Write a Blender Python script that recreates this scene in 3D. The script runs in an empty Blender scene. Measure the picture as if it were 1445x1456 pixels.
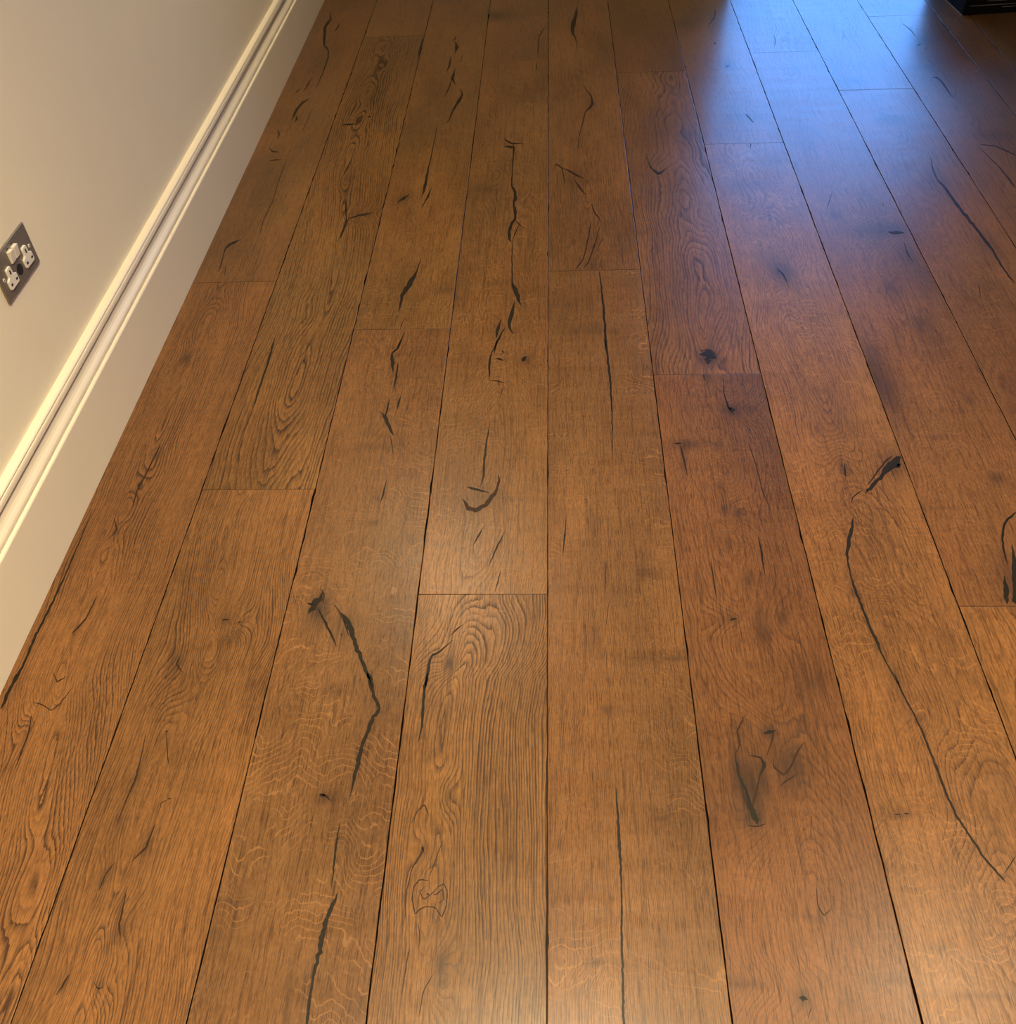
import bpy, math, random
import numpy as np
from mathutils import Matrix, Vector

rng = np.random.default_rng(7)
random.seed(7)
scene = bpy.context.scene
COL = scene.collection

# ------------------------------------------------------------------ camera
CAM_H = 1.4
F_PX, IMG_W, IMG_H = 1350.0, 1445.0, 1456.0
RIGHT = np.array([0.9987, 0.0299, -0.0408])
UP = np.array([0.0067, 0.7222, 0.6917])
FWD = np.array([-0.0501, 0.6911, -0.7210])
for _v in (RIGHT, UP, FWD):
    _v /= np.linalg.norm(_v)
cam_data = bpy.data.cameras.new('camera')
cam = bpy.data.objects.new('camera', cam_data)
COL.objects.link(cam)
cam_data.sensor_fit = 'HORIZONTAL'
cam_data.sensor_width = 36.0
cam_data.lens = F_PX / IMG_W * 36.0
cam_data.clip_start = 0.02
cam.matrix_world = Matrix(((RIGHT[0], UP[0], -FWD[0], 0.0),
                           (RIGHT[1], UP[1], -FWD[1], 0.0),
                           (RIGHT[2], UP[2], -FWD[2], CAM_H),
                           (0, 0, 0, 1)))
scene.camera = cam

# ------------------------------------------------------------------ world: blue evening sky seen through the glazing
SKY_STRENGTH = 10.0
world = bpy.data.worlds.new('evening_sky')
scene.world = world
world.use_nodes = True
_bg = world.node_tree.nodes['Background']
_bg.inputs['Color'].default_value = (0.12, 0.37, 1.0, 1)
_bg.inputs['Strength'].default_value = SKY_STRENGTH

# ------------------------------------------------------------------ exposure
scene.view_settings.view_transform = 'Standard'
scene.view_settings.look = 'None'
scene.view_settings.gamma = 1.0
scene.view_settings.use_curve_mapping = False
scene.view_settings.exposure = 0.0
scene.cycles.max_bounces = 6
scene.cycles.diffuse_bounces = 4
scene.cycles.glossy_bounces = 3

# lamps of the room: recessed ceiling downlights (built further down): x, y, strength, beam angle
LAMP_COLOR = (1.0, 0.81, 0.515)
CEIL_Z = 2.5
LAMPS = [(0.00, 0.60, 84.0, 128), (-0.50, 3.10, 33.0, 124), (1.35, 1.12, 31.0, 98), (0.10, -0.70, 60.0, 125)]

# ------------------------------------------------------------------ helpers
def floor_point(px, py):
    """photograph pixel -> point on the floor plane z = 0 (metres)"""
    d = FWD * F_PX + RIGHT * (px - IMG_W / 2) - UP * (py - IMG_H / 2)
    t = -CAM_H / d[2]
    return d[0] * t, d[1] * t

def link(ob, parent=None):
    COL.objects.link(ob)
    if parent is not None:
        ob.parent = parent
    return ob

def mesh_obj(name, verts, faces, mat, parent=None, smooth=False):
    me = bpy.data.meshes.new(name)
    me.from_pydata([tuple(map(float, v)) for v in verts], [], faces)
    me.update()
    if mat is not None:
        me.materials.append(mat)
    if smooth:
        me.polygons.foreach_set('use_smooth', [True] * len(me.polygons))
    return link(bpy.data.objects.new(name, me), parent)

def empty(name, loc, rotz=0.0):
    e = bpy.data.objects.new(name, None)
    e.empty_display_size = 0.05
    e.location = loc
    e.rotation_euler = (0, 0, rotz)
    return link(e)

def tag(ob, label=None, cat=None, group=None, kind=None):
    if label: ob['label'] = label
    if cat: ob['category'] = cat
    if group: ob['group'] = group
    if kind: ob['kind'] = kind
    return ob

def box(x0, x1, y0, y1, z0, z1):
    v = [(x0, y0, z0), (x1, y0, z0), (x1, y1, z0), (x0, y1, z0),
         (x0, y0, z1), (x1, y0, z1), (x1, y1, z1), (x0, y1, z1)]
    f = [(3, 2, 1, 0), (4, 5, 6, 7), (0, 1, 5, 4), (1, 2, 6, 5), (2, 3, 7, 6), (3, 0, 4, 7)]
    return v, f

def boxes(*bs):
    V, Fc = [], []
    for b in bs:
        v, f = box(*b)
        n = len(V)
        V += v
        Fc += [tuple(i + n for i in q) for q in f]
    return V, Fc

def bevel(ob, w, seg=2):
    m = ob.modifiers.new('bevel', 'BEVEL')
    m.width = w
    m.segments = seg
    m.limit_method = 'ANGLE'
    return ob

def profile_prism(name, pts, axis, a, b, mat, parent=None):
    """closed 2-D outline extruded along an axis; pts are the two other coordinates in cyclic order"""
    n = len(pts)
    def mk(p, s):
        if axis == 'y': return (p[0], s, p[1])
        if axis == 'x': return (s, p[0], p[1])
        return (p[0], p[1], s)
    v = [mk(p, a) for p in pts] + [mk(p, b) for p in pts]
    f = [(i, (i + 1) % n, n + (i + 1) % n, n + i) for i in range(n)]
    f += [tuple(range(n))[::-1], tuple(range(n, 2 * n))]
    ob = mesh_obj(name, v, f, mat, parent)
    import bmesh
    bm = bmesh.new(); bm.from_mesh(ob.data)
    bmesh.ops.recalc_face_normals(bm, faces=bm.faces)
    bm.to_mesh(ob.data); bm.free()
    return ob

# ------------------------------------------------------------------ materials
def new_mat(name):
    m = bpy.data.materials.new(name)
    m.use_nodes = True
    nt = m.node_tree
    return m, nt, nt.nodes['Principled BSDF']

class NB:
    """tiny node-building helper"""
    def __init__(self, nt):
        self.nt = nt
    def put(self, node, key, v):
        s = node.inputs[key]
        if isinstance(v, bpy.types.NodeSocket):
            self.nt.links.new(v, s)
        else:
            s.default_value = v
    def attr(self, name):
        n = self.nt.nodes.new('ShaderNodeAttribute')
        n.attribute_name = name
        return n
    def math(self, op, a, b=None, c=None, clamp=False):
        n = self.nt.nodes.new('ShaderNodeMath')
        n.operation = op
        n.use_clamp = clamp
        for i, v in enumerate((a, b, c)):
            if v is not None:
                self.put(n, i, v)
        return n.outputs[0]
    def vmul(self, v, s):
        n = self.nt.nodes.new('ShaderNodeVectorMath')
        n.operation = 'MULTIPLY'
        self.put(n, 0, v)
        n.inputs[1].default_value = s
        return n.outputs[0]
    def noise(self, vec, scale, detail=2.0, rough=0.5, dist=0.0):
        n = self.nt.nodes.new('ShaderNodeTexNoise')
        self.put(n, 'Vector', self.vmul(vec, scale))
        n.inputs['Scale'].default_value = 1.0
        n.inputs['Detail'].default_value = detail
        n.inputs['Roughness'].default_value = rough
        n.inputs['Distortion'].default_value = dist
        return n.outputs['Fac']
    def smooth(self, v, a, b, to0=0.0, to1=1.0):
        n = self.nt.nodes.new('ShaderNodeMapRange')
        n.interpolation_type = 'SMOOTHSTEP'
        self.put(n, 'Value', v)
        for k, x in (('From Min', a), ('From Max', b), ('To Min', to0), ('To Max', to1)):
            n.inputs[k].default_value = x
        return n.outputs['Result']
    def mix(self, fac, a, b, mode='MIX'):
        n = self.nt.nodes.new('ShaderNodeMix')
        n.data_type = 'RGBA'
        n.blend_type = mode
        self.put(n, 0, fac)
        self.put(n, 6, a)
        self.put(n, 7, b)
        return n.outputs[2]
    def scale(self, col, s):
        n = self.nt.nodes.new('ShaderNodeVectorMath')
        n.operation = 'SCALE'
        self.put(n, 0, col)
        self.put(n, 'Scale', s)
        return n.outputs[0]

def oak_material():
    m, nt, bs = new_mat('smoked_oiled_oak')
    k = NB(nt)
    loc = k.attr('loc').outputs['Vector']
    tint = k.attr('tint').outputs['Color']
    ring = k.attr('ring').outputs['Fac']
    gw = k.attr('grain').outputs['Fac']
    ray = k.attr('ray').outputs['Fac']
    rw = k.attr('fleck').outputs['Fac']
    stain = k.attr('stain').outputs['Fac']
    mot = k.attr('mottle').outputs['Fac']
    hue = k.attr('hue').outputs['Fac']
    # growth rings: dark porous early wood lines
    w2 = k.noise(loc, (150, 22, 1), 1.0)
    p = k.math('ADD', ring, k.math('MULTIPLY', k.math('SUBTRACT', w2, 0.5), 0.62))
    fr = k.math('FRACT', p)
    line = k.math('POWER', k.math('SUBTRACT', 1.0, fr), 2.3)
    edge = k.smooth(fr, 0.0, 0.10)
    line = k.math('MULTIPLY', line, edge)
    wn = nt.nodes.new('ShaderNodeTexWhiteNoise')          # every ring has its own strength
    wn.noise_dimensions = '1D'
    nt.links.new(k.math('FLOOR', p), wn.inputs['W'])
    line = k.math('MULTIPLY', line, k.math('ADD', 0.45, k.math('MULTIPLY', wn.outputs['Value'], 1.0)))
    streak = k.noise(loc, (430, 13, 1), 2.0, 0.6)
    brk = k.smooth(streak, 0.28, 0.58, 0.30, 1.0)
    dark = k.math('MULTIPLY', k.math('MULTIPLY', line, brk), k.math('MULTIPLY', gw, 1.7))
    # open pores all over, and coarser streaks along the grain
    pn_ = k.noise(loc, (680, 34, 1), 1.0, 0.5)
    pore = k.smooth(pn_, 0.50, 0.72)
    pore2 = k.smooth(k.noise(loc, (240, 6.5, 3), 2.0, 0.65), 0.48, 0.72)
    cross = k.noise(loc, (8, 34, 1), 2.0, 0.55, 0.5)
    fine = k.noise(loc, (230, 130, 1), 2.0, 0.65)
    val = k.math('ADD', 0.92, k.math('MULTIPLY', mot, 0.20))
    val = k.math('ADD', val, k.math('MULTIPLY', k.math('SUBTRACT', cross, 0.5), 0.30))
    val = k.math('ADD', val, k.math('MULTIPLY', k.math('SUBTRACT', fine, 0.5), 0.75))
    col = k.scale(tint, k.math('MULTIPLY', val, 1.5))
    col = k.mix(hue, col, k.mix(1.0, col, (0.86, 0.95, 1.05, 1), 'MULTIPLY'))
    darkcol = k.mix(1.0, tint, (0.15, 0.115, 0.10, 1), 'MULTIPLY')
    col = k.mix(k.math('MULTIPLY', pore, 0.55), col, darkcol)
    col = k.mix(k.math('MULTIPLY', pore2, 0.42), col, darkcol)
    col = k.mix(k.math('MINIMUM', dark, 0.88), col, darkcol)
    # medullary ray flecks: pale wavy strokes
    r2 = k.noise(loc, (85, 55, 1), 2.0)
    q = k.math('ADD', ray, k.math('MULTIPLY', r2, 0.9))
    tri = k.math('ABSOLUTE', k.math('SUBTRACT', k.math('FRACT', q), 0.5))
    fl = k.smooth(tri, 0.0, 0.12, 1.0, 0.0)
    flk = k.math('MULTIPLY', fl, rw)
    lite = k.mix(1.0, tint, (2.35, 2.6, 3.0, 1), 'MULTIPLY')
    col = k.mix(k.math('MULTIPLY', flk, 0.60, clamp=True), col, lite)
    # stained / knotty patches with their own streaks
    sn = k.smooth(streak, 0.25, 0.70, 0.60, 1.2)
    st = k.math('MULTIPLY', stain, sn, clamp=True)
    col = k.mix(st, col, (0.028, 0.015, 0.008, 1))
    k.put(bs, 'Base Color', col)
    rgh = k.math('ADD', 0.25, k.math('MULTIPLY', cross, 0.16))
    rgh = k.math('ADD', rgh, k.math('MULTIPLY', dark, 0.15))
    k.put(bs, 'Roughness', rgh)
    bs.inputs['Specular IOR Level'].default_value = 0.26
    bs.inputs['Coat Weight'].default_value = 0.24
    bs.inputs['Coat Roughness'].default_value = 0.31
    # fine relief: brushed open pores
    b = nt.nodes.new('ShaderNodeBump')
    b.inputs['Strength'].default_value = 0.22
    b.inputs['Distance'].default_value = 0.0006
    k.put(b, 'Height', k.math('MULTIPLY', pn_, -1.0))
    nt.links.new(b.outputs[0], bs.inputs['Normal'])
    return m

def plain(name, col, rough=0.5, metal=0.0, var=0.06, nscale=40.0, spec=0.5, bump=0.0):
    m, nt, bs = new_mat(name)
    k = NB(nt)
    tc = nt.nodes.new('ShaderNodeTexCoord').outputs['Object']
    n = k.noise(tc, (nscale,) * 3, 3.0, 0.55)
    s = k.math('ADD', 1.0 - var, k.math('MULTIPLY', n, 2 * var))
    rgb = nt.nodes.new('ShaderNodeRGB')
    rgb.outputs[0].default_value = (*col, 1)
    k.put(bs, 'Base Color', k.scale(rgb.outputs[0], s))
    bs.inputs['Roughness'].default_value = rough
    bs.inputs['Metallic'].default_value = metal
    bs.inputs['Specular IOR Level'].default_value = spec
    if bump:
        b = nt.nodes.new('ShaderNodeBump')
        b.inputs['Strength'].default_value = bump
        b.inputs['Distance'].default_value = 0.0006
        k.put(b, 'Height', n)
        nt.links.new(b.outputs[0], bs.inputs['Normal'])
    return m

OAK = oak_material()
FILLER = plain('dark_resin_filler', (0.013, 0.010, 0.006), 0.42, var=0.45, nscale=160, bump=0.5, spec=0.2)
KNOTWOOD = plain('brown_knot_wood', (0.026, 0.0125, 0.006), 0.45, var=0.5, nscale=220, bump=0.4, spec=0.2)
WALLPAINT = plain('cream_wall_paint', (0.88, 0.80, 0.62), 0.62, var=0.025, nscale=7, spec=0.35, bump=0.03)
TRIMPAINT = plain('ivory_satin_paint', (0.87, 0.785, 0.61), 0.36, var=0.015, nscale=9)
CEILPAINT = plain('white_ceiling_paint', (0.72, 0.68, 0.60), 0.8, var=0.02, nscale=5)
SEAMDIRT = plain('dark_board_edge', (0.010, 0.006, 0.004), 0.9, var=0.3, spec=0.1)
SUBFLOOR = plain('dark_subfloor', (0.012, 0.007, 0.004), 0.9, var=0.3)

# ------------------------------------------------------------------ room shell
WX = -0.985                       # front face of the skirting
WALL_X = WX - 0.028               # wall plane
X_R, Y_F, Y_B = 3.4, 5.3, -1.8    # right wall, far wall, wall behind the camera

def struct(name, vf, mat, parent=None):
    o = mesh_obj(name, vf[0], vf[1], mat, parent)
    if parent is None:
        o['kind'] = 'structure'
    return o

struct('wall_left', boxes((WALL_X - 0.12, WALL_X, Y_B, Y_F, -0.05, CEIL_Z)), WALLPAINT)
struct('wall_right', boxes((X_R, X_R + 0.12, Y_B, Y_F, -0.05, CEIL_Z)), WALLPAINT)
struct('wall_back', boxes((WALL_X - 0.12, X_R + 0.12, Y_B - 0.12, Y_B, -0.05, CEIL_Z)), WALLPAINT)
struct('ceiling', boxes((WALL_X - 0.12, X_R + 0.12, Y_B - 0.12, Y_F + 0.12, CEIL_Z, CEIL_Z + 0.1)), CEILPAINT)
GX0, GX1, GZ0, GZ1 = 0.86, 2.26, 0.10, 1.50       # glazed opening in the far wall
struct('wall_far', boxes((WALL_X - 0.12, GX0, Y_F, Y_F + 0.12, -0.05, CEIL_Z),
                         (GX1, X_R + 0.12, Y_F, Y_F + 0.12, -0.05, CEIL_Z),
                         (GX0, GX1, Y_F, Y_F + 0.12, -0.05, GZ0),
                         (GX0, GX1, Y_F, Y_F + 0.12, GZ1, CEIL_Z)), WALLPAINT)
struct('light_blocker_nib', boxes((0.66, 0.77, 4.47, Y_F, 0.002, CEIL_Z)), WALLPAINT)   # unseen nib beside the glazing, added to keep blue daylight off the left wall
# glazed doors: frame and pane
fw = 0.06
GM = (GX0 + GX1) / 2
win = struct('window_1', boxes((GX0, GX0 + fw, Y_F + 0.03, Y_F + 0.09, GZ0, GZ1), (GX1 - fw, GX1, Y_F + 0.03, Y_F + 0.09, GZ0, GZ1),
                               (GX0 + fw, GX1 - fw, Y_F + 0.03, Y_F + 0.09, GZ0, GZ0 + fw), (GX0 + fw, GX1 - fw, Y_F + 0.03, Y_F + 0.09, GZ1 - fw, GZ1)), TRIMPAINT)
gm = bpy.data.materials.new('clear_window_glass')
gm.use_nodes = True
_nt = gm.node_tree
_nt.nodes.clear()
_o = _nt.nodes.new('ShaderNodeOutputMaterial')
_t = _nt.nodes.new('ShaderNodeBsdfTransparent')
_g = _nt.nodes.new('ShaderNodeBsdfGlossy')
_g.inputs['Roughness'].default_value = 0.02
_x = _nt.nodes.new('ShaderNodeMixShader')
_x.inputs[0].default_value = 0.06
_nt.links.new(_t.outputs[0], _x.inputs[1]); _nt.links.new(_g.outputs[0], _x.inputs[2]); _nt.links.new(_x.outputs[0], _o.inputs[0])
for a, b in ((GX0 + fw, GX1 - fw),):
    struct('pane', boxes((a, b, Y_F + 0.055, Y_F + 0.063, GZ0 + fw, GZ1 - fw)), gm, win)
# sampling guide in the opening (gives no light of its own)
pl = bpy.data.lights.new('window_far_offscreen', 'AREA')
pl.shape = 'RECTANGLE'
pl.size, pl.size_y = GX1 - GX0, GZ1 - GZ0
pl.cycles.is_portal = True
po = link(bpy.data.objects.new('window_far_offscreen', pl))
po.location = (GM, Y_F - 0.005, (GZ0 + GZ1) / 2)
po.rotation_euler = (-math.pi / 2, 0, 0)

# ------------------------------------------------------------------ skirting along the left wall
def P(d, z):
    return (WX - d, z)
board = [P(0, 0.0), P(0, 0.1575), P(0.0012, 0.1600), P(0.0030, 0.1612), P(0.0065, 0.1616), P(0.0280, 0.1616), P(0.0280, 0.0)]
sk = profile_prism('baseboard_left', board, 'y', Y_B, Y_F, TRIMPAINT)
sk['kind'] = 'structure'
mould = [P(0.0280, 0.1616), P(0.0068, 0.1616), P(0.0068, 0.1640), P(0.0056, 0.1655), P(0.0054, 0.1690), P(0.0062, 0.1730),
         P(0.0085, 0.1775), P(0.0115, 0.1820), P(0.0138, 0.1875), P(0.0150, 0.1935), P(0.0155, 0.1985),
         P(0.0190, 0.1990), P(0.0190, 0.2040), P(0.0120, 0.2055), P(0.0106, 0.2075), P(0.0104, 0.2110), P(0.0106, 0.2150), P(0.0116, 0.2185),
         P(0.0135, 0.2198), P(0.0150, 0.2198), P(0.0150, 0.2212), P(0.0122, 0.2216), P(0.0120, 0.2235), P(0.0135, 0.2262), P(0.0170, 0.2285), P(0.0220, 0.2300), P(0.0280, 0.2306)]
profile_prism('moulding', mould, 'y', Y_B, Y_F, TRIMPAINT, sk)

# ------------------------------------------------------------------ oak floor
SEAM = [s * CAM_H for s in (-0.5380, -0.3631, -0.1868, -0.0116, 0.1653, 0.3440, 0.5232, 0.7023, 0.8834, 1.0720, 1.1565)]
EDGES = [WX - 0.006] + SEAM
while EDGES[-1] < X_R - 0.25:
    EDGES.append(EDGES[-1] + 0.25)
EDGES.append(X_R)
floor = struct('floor', boxes((WALL_X, X_R, Y_B, Y_F, -0.06, -0.0145)), SUBFLOOR)
GAP = 0.0010

CROP = {'A': (0, 0), 'B': (450, 0), 'C': (945, 0), 'D': (0, 480), 'E': (450, 480), 'F': (945, 480), 'G': (0, 956), 'H': (450, 956), 'I': (945, 956)}
CS = 2.89
def cpx(c, x, y):
    ox, oy = CROP[c]
    return ox + x / CS, oy + y / CS
def cfl(c, x, y):
    return floor_point(*cpx(c, x, y))

def snoise(x, y, seed, n=7, fx=1.0, fy=1.0):
    """smooth pseudo-noise in about -1..1"""
    r = np.random.default_rng(seed)
    out = np.zeros_like(x)
    for i in range(n):
        a = r.uniform(0, 2 * np.pi)
        s = r.uniform(0.5, 1.8)
        out += np.sin(2 * np.pi * s * (fx * x * np.cos(a) + fy * y * np.sin(a)) + r.uniform(0, 6.28))
    return out / math.sqrt(n) / 1.2

def lattice(x, y, seed, fx, fy, octaves=3, gain=0.5):
    """fractal value noise in about -1..1 (fx, fy cells per metre)"""
    tot, amp, out = 0.0, 1.0, np.zeros_like(x)
    for o in range(octaves):
        r = np.random.default_rng(seed + 101 * o)
        T = r.uniform(-1, 1, (64, 64))
        X, Y = x * fx + 500.3, y * fy + 500.7
        ix, iy = np.floor(X).astype(int), np.floor(Y).astype(int)
        a, b = X - ix, Y - iy
        a, b = a * a * (3 - 2 * a), b * b * (3 - 2 * b)
        g = lambda i, j: T[(ix + i) % 64, (iy + j) % 64]
        out += amp * ((g(0, 0) * (1 - a) + g(1, 0) * a) * (1 - b) + (g(0, 1) * (1 - a) + g(1, 1) * a) * b)
        tot += amp * 0.6
        amp *= gain; fx *= 2; fy *= 2
    return out / tot

# tone of the boards (linear albedo)
T_BASE = np.array([0.139, 0.0625, 0.0188])
def tone(v=1.0, r=1.0, g=1.0, b=1.0):
    return T_BASE * v * np.array([r, g, b])

# soft brown / black patches in the wood: crop, x, y, radius across, radius along (crop px), strength
STAINS = [
    ('B', 750, 62, 60, 22, .75), ('B', 865, 50, 16, 26, .35), ('B', 200, 883, 36, 10, .5), ('B', 128, 735, 26, 26, .35), ('B', 355, 818, 40, 22, .45),
    ('B', 715, 780, 70, 20, .35), ('B', 525, 1190, 60, 20, .35), ('B', 1125, 1090, 60, 26, .45), ('B', 1055, 735, 60, 45, .30), ('B', 1120, 430, 26, 40, .3),
    ('B', 1130, 990, 40, 60, .28), ('B', 1130, 1350, 130, 26, .30), ('B', 885, 990, 20, 50, .35), ('B', 740, 1165, 60, 12, .3),
    ('D', 765, 85, 28, 24, .5), ('D', 925, 1160, 34, 26, .55), ('D', 985, 1170, 16, 14, .5), ('D', 940, 1245, 60, 26, .32), ('D', 1105, 1258, 30, 18, .3),
    ('D', 735, 1330, 28, 45, .45), ('D', 475, 800, 16, 26, .5), ('D', 650, 470, 16, 40, .35), ('D', 570, 610, 10, 20, .5), ('D', 500, 960, 10, 36, .35),
    ('D', 1310, 1120, 52, 70, .75), ('D', 1395, 1180, 30, 60, .5), ('E', 130, 1190, 40, 60, .45),
    ('E', 235, 760, 26, 14, .55), ('E', 230, 450, 110, 16, .28), ('E', 855, 92, 34, 26, .45), ('E', 690, 660, 90, 70, .28), ('E', 548, 1340, 26, 34, .95),
    ('E', 1190, 970, 16, 60, .35), ('E', 1360, 965, 60, 26, .45), ('E', 1090, 1030, 190, 22, .25), ('E', 1140, 870, 30, 160, .22), ('E', 1140, 1230, 34, 90, .3), ('E', 1350, 1320, 90, 26, .3),
    ('H', 60, 70, 60, 24, .38), ('H', 35, 515, 40, 24, .6), ('H', 545, 505, 14, 34, .5), ('H', 437, 735, 14, 26, .45), ('H', 512, 1200, 30, 60, .62), ('H', 505, 1280, 20, 34, .45),
    ('H', 1195, 155, 40, 24, .45), ('H', 1140, 1195, 44, 14, .6), ('H', 1425, 600, 30, 30, .35), ('H', 1420, 1110, 26, 60, .35), ('H', 160, 1380, 60, 60, .3),
    ('G', 1380, 65, 60, 20, .3), ('G', 880, 1070, 26, 30, .4), ('G', 1340, 510, 44, 28, .5), ('G', 560, 430, 14, 50, .55), ('G', 490, 600, 14, 40, .4), ('G', 600, 720, 14, 50, .5),
    ('G', 495, 1060, 20, 60, .6), ('G', 420, 850, 20, 50, .5), ('G', 265, 1280, 20, 50, .55), ('G', 405, 1290, 20, 26, .5), ('G', 120, 240, 12, 30, .5), ('G', 90, 300, 10, 40, .4), ('G', 940, 940, 110, 10, .35),
    ('F', 180, 82, 50, 46, .75), ('F', 175, 160, 20, 26, .5), ('F', 275, 297, 44, 32, .75), ('F', 345, 290, 40, 18, .5), ('F', 85, 440, 70, 22, .6), ('F', 80, 520, 22, 60, .45), ('F', 218, 445, 24, 20, .55),
    ('F', 225, 612, 14, 14, .6), ('F', 250, 705, 26, 24, .55), ('F', 300, 722, 26, 28, .6), ('F', 342, 1000, 22, 46, .5), ('F', 265, 1155, 50, 18, .5), ('F', 490, 1150, 22, 36, .5), ('F', 400, 1195, 40, 80, .55),
    ('F', 735, 530, 26, 40, .45), ('F', 940, 520, 70, 60, .55), ('F', 780, 1048, 26, 20, .55), ('F', 700, 330, 110, 130, .2), ('F', 895, 190, 60, 170, .55), ('F', 1110, 410, 40, 10, .5),
    ('F', 1370, 580, 36, 32, .6), ('F', 1250, 255, 24, 24, .4), ('F', 1415, 1000, 40, 130, .45), ('F', 1130, 700, 110, 10, .25), ('F', 40, 1320, 70, 14, .45), ('F', 880, 1270, 22, 26, .5),
    ('I', 350, 470, 80, 170, .72), ('I', 300, 400, 26, 120, .8), ('I', 405, 430, 24, 110, .75), ('I', 365, 590, 60, 60, .85), ('I', 320, 250, 44, 60, .40), ('I', 430, 245, 44, 34, .65), ('I', 520, 380, 75, 110, .68), ('I', 545, 460, 60, 60, .35),
    ('I', 570, 1340, 44, 52, .65), ('I', 330, 1278, 80, 26, .45), ('I', 930, 1260, 100, 24, .35), ('I', 600, 40, 60, 50, .3), ('I', 970, 583, 44, 14, .6), ('I', 1400, 480, 60, 140, .28), ('I', 1375, 660, 26, 120, .25),
    ('I', 1290, 1325, 150, 18, .38), ('I', 1120, 1130, 44, 16, .4), ('I', 760, 1350, 60, 60, .3), ('I', 1050, 190, 30, 20, .45), ('I', 960, 60, 30, 90, .35),
    ('C', 480, 1115, 56, 50, .62), ('C', 880, 945, 140, 30, .5), ('C', 945, 958, 46, 18, .5), ('C', 360, 480, 80, 30, .35), ('C', 260, 270, 34, 18, .5), ('C', 110, 555, 60, 20, .35),
    ('C', 340, 760, 110, 24, .3), ('C', 440, 660, 70, 20, .3), ('C', 930, 490, 80, 24, .42), ('C', 1040, 165, 80, 20, .42), ('C', 1050, 278, 70, 14, .38), ('C', 780, 330, 60, 16, .4), ('C', 940, 30, 70, 16, .38),
    ('C', 540, 290, 30, 14, .45), ('C', 90, 95, 60, 24, .45), ('C', 1130, 740, 60, 60, .35), ('C', 1330, 1010, 50, 60, .35), ('C', 940, 1190, 40, 34, .4), ('C', 1000, 1040, 40, 60, .4), ('C', 1050, 1330, 40, 30, .4),
    ('C', 700, 885, 36, 20, .4), ('C', 1080, 1160, 60, 90, .3), ('C', 1360, 560, 90, 26, .35), ('C', 420, 1260, 60, 30, .22),
]

# each board: column, y px of joints (top to bottom order does not matter) -> see COLS; grain described per board
# 'pith': (crop, x, y, depth mm) points of the heart line ; 'sp' ring spacing mm ; 'gw' line contrast ; 'fl' fleck
def world_y(px, py):
    return floor_point(px, py)[1]

FARY, NEARY = Y_F, Y_B
COLS = {
    0: dict(joints=[world_y(335, 401)]),
    1: dict(joints=[world_y(560, 52), world_y(366, 696)]),
    2: dict(joints=[world_y(575, 468)]),
    3: dict(joints=[world_y(732, 86), world_y(687, 845)]),
    4: dict(joints=[world_y(844, 384.5)]),
    5: dict(joints=[world_y(926, 102), world_y(1005, 532)]),
    6: dict(joints=[world_y(1057, 204)]),
    7: dict(joints=[world_y(1116, 74), world_y(1405, 862)]),
    8: dict(joints=[world_y(1247, 127)]),
    9: dict(joints=[world_y(1287, 22)]),
    10: dict(joints=[]),
}
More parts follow.
